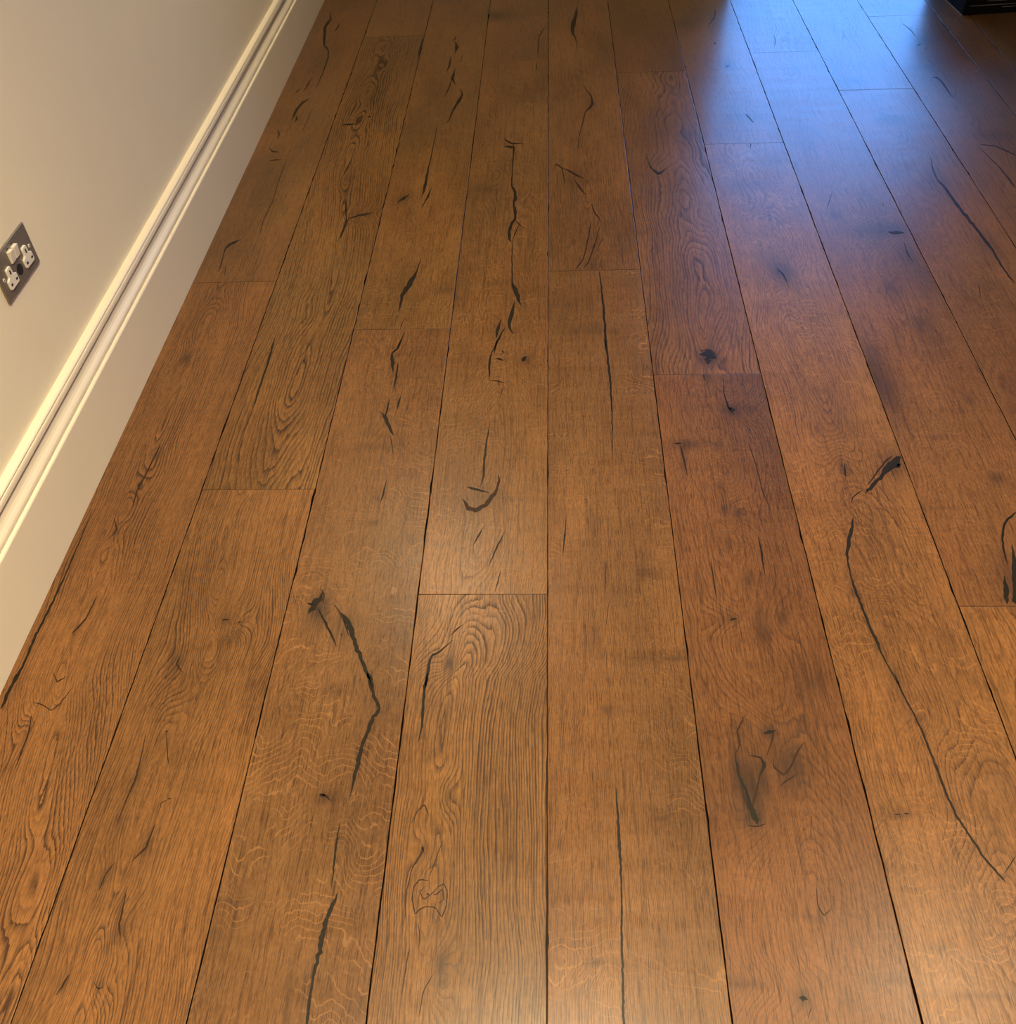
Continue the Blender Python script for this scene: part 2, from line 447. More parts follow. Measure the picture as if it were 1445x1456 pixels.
# board specs counted from the camera outwards (near board first)
SPECS = {
    (0, 0): dict(t=tone(1.08, 1.03, .98, .95), pith=[('G', 40, 1300, 8), ('G', 150, 700, 20), ('G', 260, 20, 9), ('D', 330, 1200, 17), ('D', 480, 800, 9), ('D', 640, 460, 20), ('D', 790, 80, 6), ('A', 860, 1330, 26), ('A', 900, 1180, 40)], sp=4.6, gw=.85, fl=.05),
    (0, 1): dict(t=tone(.92, 1.0, 1.0, .95), pith=[('A', 900, 1160, 50), ('A', 1120, 700, 40), ('A', 1280, 300, 60)], sp=6.0, gw=.22, fl=.22),
    (1, 0): dict(t=tone(1.03, 1.02, 1.0, .95), pith=[('G', 330, 1400, 6), ('G', 430, 1000, 22), ('G', 600, 520, 8), ('G', 690, 250, 22), ('G', 780, 60, 30), ('D', 860, 1250, 12), ('D', 900, 1000, 7), ('D', 960, 760, 20), ('D', 1000, 640, 6)], sp=4.3, gw=.85, fl=.08),
    (1, 1): dict(t=tone(1.0, 1.0, 1.02, .90), pith=[('D', 1080, 610, 70), ('D', 1120, 480, 52), ('D', 1160, 380, 38), ('D', 1200, 250, 20), ('D', 1250, 100, 12), ('A', 1330, 1300, 30), ('A', 1380, 1150, 14), ('A', 1410, 950, 4), ('B', 130, 700, 10), ('B', 180, 480, 18), ('B', 240, 300, 40)], sp=7.0, gw=.80, fl=.12),
    (1, 2): dict(t=tone(.90, 1.0, 1.0, .95), pith=[('B', 320, 150, 30), ('B', 350, 0, 60)], sp=6, gw=.2, fl=.2),
    (2, 0): dict(t=tone(.84, 1.0, 1.0, 1.05), pith=[('G', 1500, 1400, 300), ('E', 300, 0, 300)], sp=3.2, gw=.26, fl=.95),
    (2, 1): dict(t=tone(.90, 1.0, 1.02, .95), pith=[('B', 700, 1350, 150), ('B', 800, 0, 150)], sp=4.2, gw=.28, fl=.75),
    (3, 0): dict(t=tone(.98, 1.0, 1.02, .98), pith=[('H', 430, 1440, 16), ('H', 470, 1180, 8), ('H', 465, 920, 4), ('H', 480, 700, 12), ('H', 500, 480, 20), ('H', 520, 200, 12), ('H', 560, 0, 14), ('E', 590, 1360, 18), ('E', 650, 1230, 38), ('E', 680, 1150, 52), ('E', 690, 1070, 66)], sp=5.0, gw=.95, fl=.0),
    (3, 1): dict(t=tone(.92, 1.0, 1.0, .98), pith=[('E', 620, 1040, 60), ('E', 690, 700, 46), ('E', 690, 400, 34), ('B', 800, 1400, 120), ('B', 800, 300, 120)], sp=4.4, gw=.34, fl=.5),
    (3, 2): dict(t=tone(.86, 1.0, 1.0, 1.0), pith=[('B', 820, 240, 10), ('B', 830, 100, 60)], sp=6, gw=.35, fl=.1),
    (4, 0): dict(t=tone(.83, 1.02, 1.0, 1.0), pith=[('H', 2400, 1400, 100), ('B', 2000, 1150, 100)], sp=3.2, gw=.34, fl=1.2, fe=1),
    (4, 1): dict(t=tone(.86, 1.03, 1.0, 1.02), pith=[('B', 1140, 1090, 30), ('B', 1110, 820, 14), ('B', 1120, 500, 28), ('B', 1080, 100, 50)], sp=6, gw=.34, fl=.18),
    (5, 0): dict(t=tone(.68, 1.10, .99, 1.0), pith=[('I', 650, 1440, 20), ('I', 620, 900, 8), ('I', 560, 560, 30), ('I', 420, 100, 50), ('F', 230, 700, 30), ('F', 230, 160, 40)], sp=6, gw=.36, fl=.25),
    (5, 1): dict(t=tone(.88, 1.04, 1.0, 1.05), pith=[('F', 160, 120, 10), ('C', 170, 1260, 8), ('C', 150, 1100, 26), ('C', 120, 950, 50), ('C', 60, 700, 80), ('C', 30, 350, 110)], sp=7.5, gw=.66, fl=.12),
    (5, 2): dict(t=tone(.76, 1.05, .98, 1.0), pith=[('B', 1360, 290, 12), ('B', 1330, 0, 50)], sp=6, gw=.3, fl=.05),
    (6, 0): dict(t=tone(1.08, 1.04, .99, .95), pith=[('I', 1500, 1400, 70), ('I', 1400, 900, 40), ('F', 1250, 1440, 90), ('F', 800, 650, 60), ('F', 690, 420, 40), ('F', 640, 200, 18), ('F', 580, 60, 8), ('C', 530, 1350, 20), ('C', 500, 1180, 36), ('C', 470, 980, 20), ('C', 430, 850, 50), ('C', 300, 600, 70)], sp=5.0, gw=.42, fl=.8),
    (6, 1): dict(t=tone(.86, 1.02, 1.0, 1.05), pith=[('C', 300, 560, 60), ('C', 150, 50, 40)], sp=6, gw=.22, fl=.2),
    (7, 0): dict(t=tone(.96, 1.02, 1.0, .95), pith=[('F', 1400, 1440, 60), ('F', 1300, 1100, 60)], sp=5, gw=.45, fl=.1),
    (7, 1): dict(t=tone(.86, 1.06, .98, .98), pith=[('F', 1350, 1080, 40), ('F', 1150, 500, 60), ('C', 900, 1100, 40), ('C', 600, 400, 60)], sp=6, gw=.25, fl=.38),
    (7, 2): dict(t=tone(.85, 1.0, 1.0, 1.0), pith=[('C', 500, 200, 10), ('C', 480, 60, 30)], sp=7, gw=.4, fl=.0),
    (8, 0): dict(t=tone(.86, 1.05, .98, 1.0), pith=[('F', 1600, 700, 60), ('C', 1300, 1300, 40), ('C', 870, 380, 60)], sp=6, gw=.25, fl=.35),
    (8, 1): dict(t=tone(.85, 1.0, 1.0, 1.0), pith=[('C', 800, 340, 8), ('C', 700, 0, 40)], sp=7, gw=.35, fl=.1),
    (9, 0): dict(t=tone(.86, 1.04, .98, 1.0), pith=[('C', 1440, 800, 60), ('C', 1000, 100, 40)], sp=6, gw=.3, fl=.3),
    (9, 1): dict(t=tone(.86, 1.0, 1.0, 1.0), pith=[('C', 950, 40, 8), ('C', 850, -60, 40)], sp=7, gw=.35, fl=.1),
    (10, 0): dict(t=tone(.82, 1.04, .98, 1.0), pith=[('C', 1400, 300, 40), ('C', 1100, 0, 60)], sp=6, gw=.25, fl=.05),
}
PLANKS = []      # (x0, x1, y0, y1, z, object)

def make_plank(x0, x1, y0, y1, spec, visible, seed):
    W, L = x1 - x0, y1 - y0
    r = np.random.default_rng(seed)
    bx = 0.0009
    # grid only where the photograph looks; outside, two coarse rows carry the board on
    if visible:
        vy0, vy1 = max(y0, 0.15), min(y1, 4.75)
        nx = max(8, int(W / 0.006))
        xs = np.concatenate([[0, bx], np.linspace(bx, W - bx, nx)[1:-1], [W - bx, W]])
        ny = max(4, int((vy1 - vy0) / 0.0085))
        ys = np.linspace(vy0 + bx, vy1 - bx, ny)
        pre = np.arange(y0, vy0 - 0.05, 0.15)
        post = np.arange(vy1 + 0.15, y1, 0.15)
        ys = np.concatenate([[y0], [y0 + bx] if len(pre) == 0 else np.concatenate([[y0 + bx], pre[1:]]), ys[1:-1] if len(pre) == 0 and len(post) == 0 else ys,
                             post, [y1 - bx, y1]])
        ys = np.unique(np.round(ys, 6))
    else:
        xs = np.array([0, bx, W / 2, W - bx, W])
        ys = np.unique(np.concatenate([[y0, y0 + bx], np.linspace(y0 + bx, y1 - bx, 10), [y1 - bx, y1]]).round(6))
    nX, nY = len(xs), len(ys)
    gx, gy = np.meshgrid(xs, ys)            # (nY, nX)
    gz = np.zeros_like(gx)
    gz[:, 0] = gz[:, -1] = 0.0
    gz[0, :] = gz[-1, :] = 0.0
    px = gx.copy()
    # slightly ragged long edges with the odd chip
    for side, s in ((0, 1), (-1, -1)):
        j = 0.0005 * snoise(ys, ys * 0 + side, seed + 11 + side, 7, 9, 1)
        for c in range(int(L * 2.2)):
            cy, cw = r.uniform(y0, y1), r.uniform(0.006, 0.02)
            j = j + r.uniform(0.0007, 0.0022) * np.exp(-((ys - cy) / cw) ** 2)
        j = np.clip(j, -0.0003, 0.004)
        px[:, side] += s * j
        px[:, side + s] += s * j
    # gently uneven hand-finished face
    und = 0.00022 * snoise(gx, gy, seed + 3, 6, 5, 2.2)
    inner = np.zeros_like(gx); inner[1:-1, 1:-1] = 1
    edge_d = np.minimum(np.minimum(gx, W - gx), np.minimum(gy - y0, y1 - gy))
    gz = gz + und * inner * np.clip((edge_d - bx) / 0.03, 0, 1)
    u, v = gy, gx                            # along / across
    # ---- ring field
    if spec is None:
        spec = dict(t=tone(.86), pith=None, sp=5, gw=.3, fl=.2)
    if spec['pith'] is None:
        vc, dd = np.full_like(u, W / 2), np.full_like(u, 0.04)
    else:
        pts = [(cfl(c, a, b), d) for c, a, b, d in spec['pith']]
        pu = np.array([p[0][1] for p in pts]); pv = np.array([p[0][0] - x0 for p in pts]); pd = np.array([p[1] / 1000 for p in pts])
        o = np.argsort(pu); pu, pv, pd = pu[o], pv[o], pd[o]
        uu = np.linspace(y0 - 0.2, y1 + 0.2, 600)
        iv, idp = np.interp(uu, pu, pv), np.interp(uu, pu, pd)
        kw = max(3, int(0.05 / (uu[1] - uu[0]))) | 1
        ker = np.hanning(kw + 2)[1:-1]; ker /= ker.sum()
        pad = lambda a: np.convolve(np.pad(a, kw // 2, mode='edge'), ker, mode='valid')
        vc, dd = np.interp(u, uu, pad(iv)), np.interp(u, uu, pad(idp))
    wob = 0.006 * snoise(u, v, seed + 5, 6, 2.5, 6)
    rad = np.sqrt((v - vc + wob) ** 2 + (dd + 0.006 * snoise(u, v, seed + 6, 6, 4, 9)) ** 2)
    ring = rad / (spec['sp'] / 1000.0) + 0.55 * lattice(v, u, seed + 21, 30, 5, 2)
    grain = spec['gw'] * np.clip(0.80 + 0.42 * lattice(v, u, seed + 22, 13, 3.2, 2), 0.25, 1.25)
    mottle = lattice(v, u, seed + 23, 8, 3.0, 4, 0.55)
    hue = np.clip(0.35 + 0.5 * lattice(v, u, seed + 24, 5, 2, 2), 0, 1)
    # ---- ray field: wavy strokes lying across the board
    ray = u / 0.017 + 22 * np.abs(v - W / 2) ** 1.7 / W + 1.9 * lattice(v, u, seed + 25, 22, 15, 2)
    patch = np.clip((lattice(v, u, seed + 26, 20, 30, 2) + 0.10) / 0.45, 0, 1)
    fleck = spec['fl'] * patch * np.clip(0.80 + 0.6 * lattice(v, u, seed + 27, 4, 1.6, 2), 0.15, 1.3)
    if spec.get('fe'):
        fleck = fleck * (0.30 + 1.1 * np.abs(2 * v / W - 1) ** 1.5)
    # ---- stains and knots
    stain = np.zeros_like(u)
    if visible:
        for (c, sx, sy, rx, ry, s) in STAINS:
            fx, fy = cfl(c, sx, sy)
            if not (x0 - 0.01 < fx < x1 + 0.01 and y0 - 0.01 < fy < y1 + 0.01):
                continue
            ax = abs(cfl(c, sx + rx, sy)[0] - fx); ay = abs(cfl(c, sx, sy - ry)[1] - fy)
            q = ((v + x0 - fx) / ax) ** 2 + ((u - fy) / ay) ** 2
            stain = np.maximum(stain, min(0.95, 1.2 * s) * np.exp(-q * 1.1))
            if s > .42:
                ring = ring + 4.0 * np.exp(-(((v + x0 - fx) / (ax * 2.2 + 0.006)) ** 2 + ((u - fy) / (ay * 2.2 + 0.012)) ** 2))
    tint = spec['t']
    # ---- mesh
    V = np.stack([px, gy - y0, gz], -1).reshape(-1, 3)
    idx = np.arange(nX * nY).reshape(nY, nX)
    q = np.stack([idx[:-1, :-1], idx[:-1, 1:], idx[1:, 1:], idx[1:, :-1]], -1).reshape(-1, 4)
    loop = np.concatenate([idx[0, :], idx[1:, -1], idx[-1, -2::-1], idx[-2:0:-1, 0]])
    nb = len(loop)
    low = V[loop].copy(); low[:, 2] = -0.0145
    li = np.arange(nb) + len(V)
    nxt = np.roll(np.arange(nb), -1)
    sides = np.stack([loop, li, li[nxt], loop[nxt]], -1)
    Vall = np.concatenate([V, low])
    Q = np.concatenate([q, sides])
    me = bpy.data.meshes.new('plank')
    me.vertices.add(len(Vall)); me.vertices.foreach_set('co', Vall.astype(np.float32).ravel())
    me.loops.add(Q.size); me.loops.foreach_set('vertex_index', Q.astype(np.int32).ravel())
    me.polygons.add(len(Q)); me.polygons.foreach_set('loop_start', np.arange(0, Q.size, 4, dtype=np.int32))
    me.update(calc_edges=True)
    me.validate()
    sm = np.zeros(len(Q), bool); sm[:len(q)] = True
    me.polygons.foreach_set('use_smooth', sm)
    def fattr(name, arr):
        a = me.attributes.new(name, 'FLOAT', 'POINT')
        arr = np.asarray(arr, dtype=np.float32).reshape(-1)
        a.data.foreach_set('value', np.concatenate([arr, arr[loop]]).astype(np.float32))
    for nm, arr in (('ring', ring), ('grain', grain), ('ray', ray), ('fleck', fleck), ('stain', stain), ('mottle', mottle), ('hue', hue)):
        fattr(nm, arr)
    off = r.uniform(-20, 20, 3)
    lv = np.stack([v + off[0], u + off[1], np.full_like(u, off[2])], -1).reshape(-1, 3)
    a = me.attributes.new('loc', 'FLOAT_VECTOR', 'POINT')
    a.data.foreach_set('vector', np.concatenate([lv, lv[loop]]).astype(np.float32).ravel())
    tc = np.tile(np.array([*tint, 1.0], dtype=np.float32), (len(Vall), 1))
    a = me.attributes.new('tint', 'FLOAT_COLOR', 'POINT')
    a.data.foreach_set('color', tc.ravel())
    me.materials.append(OAK)
    me.materials.append(SEAMDIRT)
    me.polygons.foreach_set('material_index', np.where(sm, 0, 1).astype(np.int32))
    ob = link(bpy.data.objects.new('plank', me), floor)
    z = float(r.uniform(-0.0004, 0.0))
    ob.location = (x0, y0, z)
    PLANKS.append((x0, x1, y0, y1, z, ob))
    return ob

seed = 100
for ci in range(len(EDGES) - 1):
    x0, x1 = EDGES[ci] + (GAP if ci else 0), EDGES[ci + 1] - GAP
    js = sorted(COLS[ci]['joints']) if ci in COLS else [0.6 + 1.3 * ((ci * 0.37) % 1), 3.4 + 1.1 * ((ci * 0.61) % 1)]
    cuts = [Y_B] + js + [Y_F]
    for k in range(len(cuts) - 1):
        a, b = cuts[k] + (0.0005 if k else 0), cuts[k + 1] - (0.0005 if k < len(cuts) - 2 else 0)
        seed += 37
        make_plank(x0, x1, a, b, SPECS.get((ci, k)), ci <= 11, seed)

# ------------------------------------------------------------------ cracks and knots in the boards (resin filled), widths in crop px
CRACKS = [
    # board beside the skirting, far
    ('A', [(1355, 50, 5), (1360, 80, 8), (1335, 110, 12), (1335, 160, 14), (1332, 185, 8), (1350, 202, 6), (1350, 235, 5), (1322, 310, 4), (1300, 360, 2)]),
    ('A', [(1398, 92, 3), (1386, 113, 5), (1375, 130, 2)]), ('A', [(1282, 318, 3), (1265, 350, 6), (1245, 378, 2)]), ('A', [(1236, 364, 2), (1214, 381, 6)]),
    ('A', [(1270, 404, 2), (1240, 425, 9), (1215, 456, 11), (1198, 492, 3)]), ('A', [(1222, 472, 5), (1218, 488, 9), (1213, 503, 4)]), ('A', [(1140, 533, 6), (1148, 555, 8), (1140, 574, 4)]),
    ('A', [(1105, 602, 2), (1115, 622, 7), (1146, 625, 3)]), ('A', [(990, 984, 3), (962, 996, 12), (930, 1015, 7), (920, 1042, 4), (910, 1080, 5), (898, 1118, 4)]), ('A', [(930, 1088, 3), (922, 1136, 4)]),
    # second row
    ('B', [(104, 513, 6), (135, 512, 8), (166, 508, 2)]), ('B', [(152, 640, 2), (124, 698, 5), (110, 722, 5)]), ('B', [(122, 818, 3), (120, 860, 9), (124, 900, 6), (105, 960, 8), (90, 988, 2)]),
    ('B', [(210, 480, 6), (226, 478, 3)]), ('D', [(1130, 0, 6), (1098, 110, 9), (1060, 230, 8), (1040, 295, 3)]),
    ('B', [(440, 150, 4), (425, 215, 11), (418, 245, 5)]), ('B', [(388, 380, 4), (378, 425, 9), (374, 450, 4)]), ('B', [(345, 560, 3), (338, 600, 8), (332, 630, 3)]),
    # third row, far
    ('B', [(577, 144, 3), (568, 160, 8), (560, 170, 2)]), ('B', [(570, 168, 5), (577, 195, 17), (571, 222, 5)]), ('B', [(556, 228, 5), (545, 270, 9), (534, 298, 3)]), ('B', [(602, 222, 3), (590, 258, 4)]),
    ('B', [(572, 278, 5), (556, 318, 13), (572, 350, 9)]), ('B', [(556, 325, 7), (545, 362, 6), (524, 403, 2)]), ('B', [(588, 363, 4), (601, 385, 9), (590, 410, 13), (570, 435, 9), (551, 480, 6), (536, 508, 2)]),
    ('B', [(500, 505, 2), (480, 600, 3), (465, 670, 5), (455, 715, 8), (449, 750, 15), (440, 790, 8), (430, 812, 2)]), ('B', [(476, 763, 3), (462, 800, 8), (440, 840, 4), (434, 852, 2)]),
    ('B', [(384, 798, 3), (356, 816, 14), (333, 832, 4)]), ('B', [(432, 1056, 2), (415, 1110, 6), (400, 1140, 20), (370, 1185, 22), (350, 1215, 14), (345, 1250, 10), (337, 1288, 2)]), ('B', [(362, 1305, 2), (345, 1352, 5)]),
    # third row, near
    ('B', [(362, 1360, 3), (350, 1395, 7), (325, 1440, 4)]), ('E', [(352, 2, 6), (335, 45, 7), (306, 66, 9), (312, 100, 18), (315, 148, 3)]), ('E', [(337, 103, 7), (328, 160, 10), (317, 220, 2)]), ('E', [(347, 238, 5), (338, 270, 9), (331, 300, 3)]),
    ('E', [(260, 303, 3), (285, 330, 17), (300, 365, 15), (318, 402, 12)]), ('E', [(301, 248, 3), (292, 290, 10), (285, 328, 10)]), ('E', [(304, 402, 4), (310, 440, 4), (316, 482, 2)]), ('E', [(289, 583, 3), (275, 640, 9), (262, 683, 3)]),
    ('D', [(1330, 1043, 8), (1312, 1078, 24), (1290, 1105, 28), (1266, 1134, 10)]), ('D', [(1262, 1090, 8), (1285, 1100, 16)]), ('D', [(1303, 1106, 7), (1340, 1180, 13), (1366, 1230, 10), (1384, 1272, 2)]),
    ('E', [(98, 1128, 6), (125, 1160, 22), (145, 1210, 22), (165, 1270, 18), (190, 1340, 17), (215, 1390, 17), (237, 1445, 12)]), ('E', [(108, 1150, 5), (122, 1190, 9), (135, 1230, 3)]), ('E', [(100, 1215, 6), (106, 1228, 3)]),
    ('H', [(207, 0, 12), (225, 60, 15), (240, 105, 15), (262, 150, 13), (235, 185, 17), (210, 240, 15), (185, 310, 15), (172, 360, 21), (155, 440, 12), (138, 516, 2)]),
    ('H', [(99, 608, 2), (85, 680, 8), (75, 760, 10), (68, 840, 6), (61, 893, 2)]),
    ('G', [(1390, 902, 3), (1370, 950, 16), (1345, 1000, 19), (1325, 1080, 22), (1308, 1170, 21), (1290, 1240, 14), (1278, 1310, 11), (1268, 1370, 15), (1262, 1445, 13), (1250, 1520, 12)]),
    # fourth row
    ('B', [(942, 104, 4), (915, 150, 4), (908, 235, 3)]), ('B', [(907, 250, 4), (902, 298, 4)]),
    ('B', [(770, 563, 5), (780, 578, 9), (800, 590, 9), (852, 588, 2)]), ('B', [(770, 602, 4), (800, 604, 11), (818, 608, 5)]),
    ('B', [(808, 590, 12), (810, 625, 6), (805, 700, 5), (802, 765, 6), (818, 795, 15), (820, 815, 15), (808, 835, 8), (818, 870, 13), (812, 905, 11), (797, 935, 14), (790, 970, 15), (800, 994, 4)]),
    ('B', [(815, 906, 6), (855, 940, 2)]), ('B', [(842, 903, 2), (820, 950, 6), (806, 990, 4)]), ('B', [(805, 985, 4), (804, 1060, 5), (805, 1160, 5), (815, 1190, 20), (828, 1220, 23), (842, 1258, 3)]),
    ('B', [(815, 1235, 3), (803, 1290, 17), (793, 1330, 15), (795, 1355, 9), (812, 1370, 3)]), ('B', [(762, 1308, 4), (745, 1355, 13), (739, 1392, 8)]), ('B', [(777, 1343, 4), (755, 1380, 8), (740, 1410, 10), (724, 1448, 5)]),
    ('E', [(748, 0, 8), (735, 40, 8), (729, 74, 3)]), ('E', [(724, 48, 5), (712, 90, 11), (710, 150, 9), (710, 176, 8)]), ('E', [(710, 176, 4), (740, 178, 5), (776, 186, 3)]), ('E', [(748, 163, 4), (750, 202, 4)]),
    ('E', [(763, 53, 6), (769, 62, 4)]), ('E', [(738, 86, 9), (770, 94, 7)]), ('E', [(843, 98, 18), (864, 78, 12)]), ('E', [(769, 194, 5), (755, 248, 2)]),
    ('E', [(713, 348, 3), (700, 430, 8), (690, 500, 10), (688, 570, 10), (674, 612, 3)]), ('E', [(618, 614, 7), (650, 622, 12), (690, 632, 8), (712, 640, 4)]),
    ('E', [(686, 778, 3), (665, 815, 9), (643, 855, 2)]), ('E', [(774, 797, 2), (740, 865, 8), (706, 943, 2)]), ('E', [(759, 956, 4), (745, 1005, 6), (732, 1048, 4)]),
    ('E', [(602, 1178, 3), (575, 1200, 7), (548, 1227, 2)]), ('E', [(562, 1243, 3), (500, 1295, 9), (472, 1308, 9), (462, 1340, 15), (455, 1400, 11), (445, 1446, 10)]), ('H', [(456, 0, 10), (445, 60, 14), (438, 150, 13), (434, 220, 9), (418, 294, 2)]),
    # fifth row
    ('B', [(1073, 24, 3), (1066, 60, 16), (1055, 110, 20), (1050, 135, 10), (1065, 155, 5), (1075, 198, 2)]),
    ('B', [(1162, 1113, 5), (1172, 1190, 8), (1182, 1280, 10), (1188, 1380, 10), (1190, 1445, 9)]), ('E', [(1190, 0, 8), (1198, 100, 9), (1208, 180, 9), (1215, 300, 7), (1216, 400, 5), (1216, 498, 2)]),
    ('E', [(1026, 738, 2), (1020, 820, 7), (1012, 903, 2)]), ('H', [(1231, 465, 3), (1240, 600, 11), (1245, 720, 13), (1252, 820, 9), (1255, 950, 9), (1255, 1100, 10), (1260, 1250, 11), (1262, 1400, 13), (1266, 1500, 13)]),
    # sixth row
    ('B', [(1354, 638, 3), (1375, 690, 6), (1410, 715, 12), (1442, 688, 6)]), ('F', [(142, 70, 10), (178, 62, 30), (212, 84, 22)]), ('F', [(180, 80, 30), (178, 110, 16)]),
    ('F', [(240, 153, 2), (245, 230, 4), (260, 280, 8), (286, 318, 4)]), ('F', [(262, 288, 12), (290, 300, 16)]), ('F', [(384, 812, 3), (400, 890, 8), (414, 978, 2)]), ('F', [(190, 922, 3), (205, 1010, 7), (216, 1083, 2)]),
    ('F', [(40, 435, 5), (70, 434, 9)]), ('F', [(268, 1158, 9), (298, 1154, 6)]),
    ('I', [(290, 330, 4), (302, 420, 8), (335, 480, 12), (350, 540, 18), (372, 595, 28), (380, 625, 16)]), ('I', [(352, 342, 4), (398, 350, 8), (410, 382, 18), (392, 430, 6)]), ('I', [(405, 252, 10), (440, 244, 20), (458, 236, 6)]),
    ('I', [(552, 1335, 6), (572, 1338, 26), (590, 1345, 8)]),
    # seventh row
    ('C', [(205, 28, 3), (211, 65, 6), (179, 108, 3)]), ('C', [(201, 177, 6), (213, 178, 5)]), ('C', [(250, 276, 4), (266, 270, 8)]), ('C', [(333, 468, 4), (350, 486, 7), (367, 503, 2)]), ('C', [(355, 588, 8), (352, 614, 3)]),
    ('C', [(462, 1103, 3), (490, 1130, 8), (513, 1183, 2)]), ('F', [(975, 488, 16), (948, 510, 46), (922, 535, 34), (900, 560, 18), (860, 605, 16), (826, 642, 14)]), ('F', [(970, 520, 20), (955, 535, 14)]), ('F', [(738, 518, 5), (745, 572, 8)]),
    ('F', [(776, 733, 3), (772, 780, 14), (758, 830, 17), (750, 880, 15), (753, 920, 6), (765, 980, 8), (785, 1040, 11), (810, 1100, 12), (840, 1180, 10), (870, 1240, 14), (885, 1285, 8), (920, 1350, 5), (970, 1440, 5)]),
    ('I', [(942, 0, 6), (990, 110, 7), (1035, 190, 8), (1060, 250, 10), (1110, 370, 10), (1150, 480, 10), (1200, 590, 10), (1260, 680, 9), (1320, 770, 9), (1370, 825, 9), (1408, 868, 3)]),
    ('I', [(1445, 752, 5), (1415, 800, 6), (1393, 834, 3)]), ('I', [(945, 586, 6), (968, 582, 6)]), ('I', [(984, 580, 7), (1008, 582, 5)]),
    # eighth row
    ('C', [(448, 138, 3), (456, 165, 5), (452, 192, 4)]), ('C', [(692, 780, 3), (680, 820, 4), (664, 868, 2)]), ('C', [(920, 952, 5), (945, 957, 15), (985, 955, 8)]), ('C', [(985, 995, 3), (1000, 1045, 5), (1022, 1078, 2)]),
    ('F', [(1450, 715, 8), (1405, 750, 14), (1390, 800, 10), (1390, 850, 8), (1400, 900, 8), (1412, 933, 2)]), ('F', [(1428, 848, 5), (1440, 950, 24), (1444, 1095, 26)]), ('F', [(1395, 978, 7), (1404, 1040, 22), (1405, 1094, 26)]),
    # ninth and tenth rows
    ('C', [(1102, 316, 10), (1120, 320, 12), (1140, 335, 8), (1160, 365, 8), (1182, 400, 3)]), ('C', [(980, 97, 3), (1010, 120, 4), (1032, 150, 5)]), ('C', [(1038, 184, 6), (1055, 182, 8)]),
    ('C', [(1093, 645, 3), (1105, 700, 5), (1125, 745, 4), (1150, 765, 10), (1180, 810, 10), (1230, 875, 12), (1290, 950, 12), (1340, 1015, 11), (1390, 1100, 8), (1442, 1168, 5)]),
    ('C', [(1300, 594, 4), (1360, 600, 5), (1442, 636, 4)]), ('C', [(1285, 598, 2), (1370, 680, 4), (1415, 735, 7), (1445, 775, 6)]), ('C', [(1290, 1165, 3), (1300, 1215, 5)]),
    # dark check along the skirting board row
    ('D', [(382, 705, 2), (335, 820, 5), (262, 990, 7), (215, 1090, 9), (150, 1220, 11), (60, 1420, 11)]), ('G', [(72, 0, 11), (40, 70, 13), (5, 150, 12)]),
]
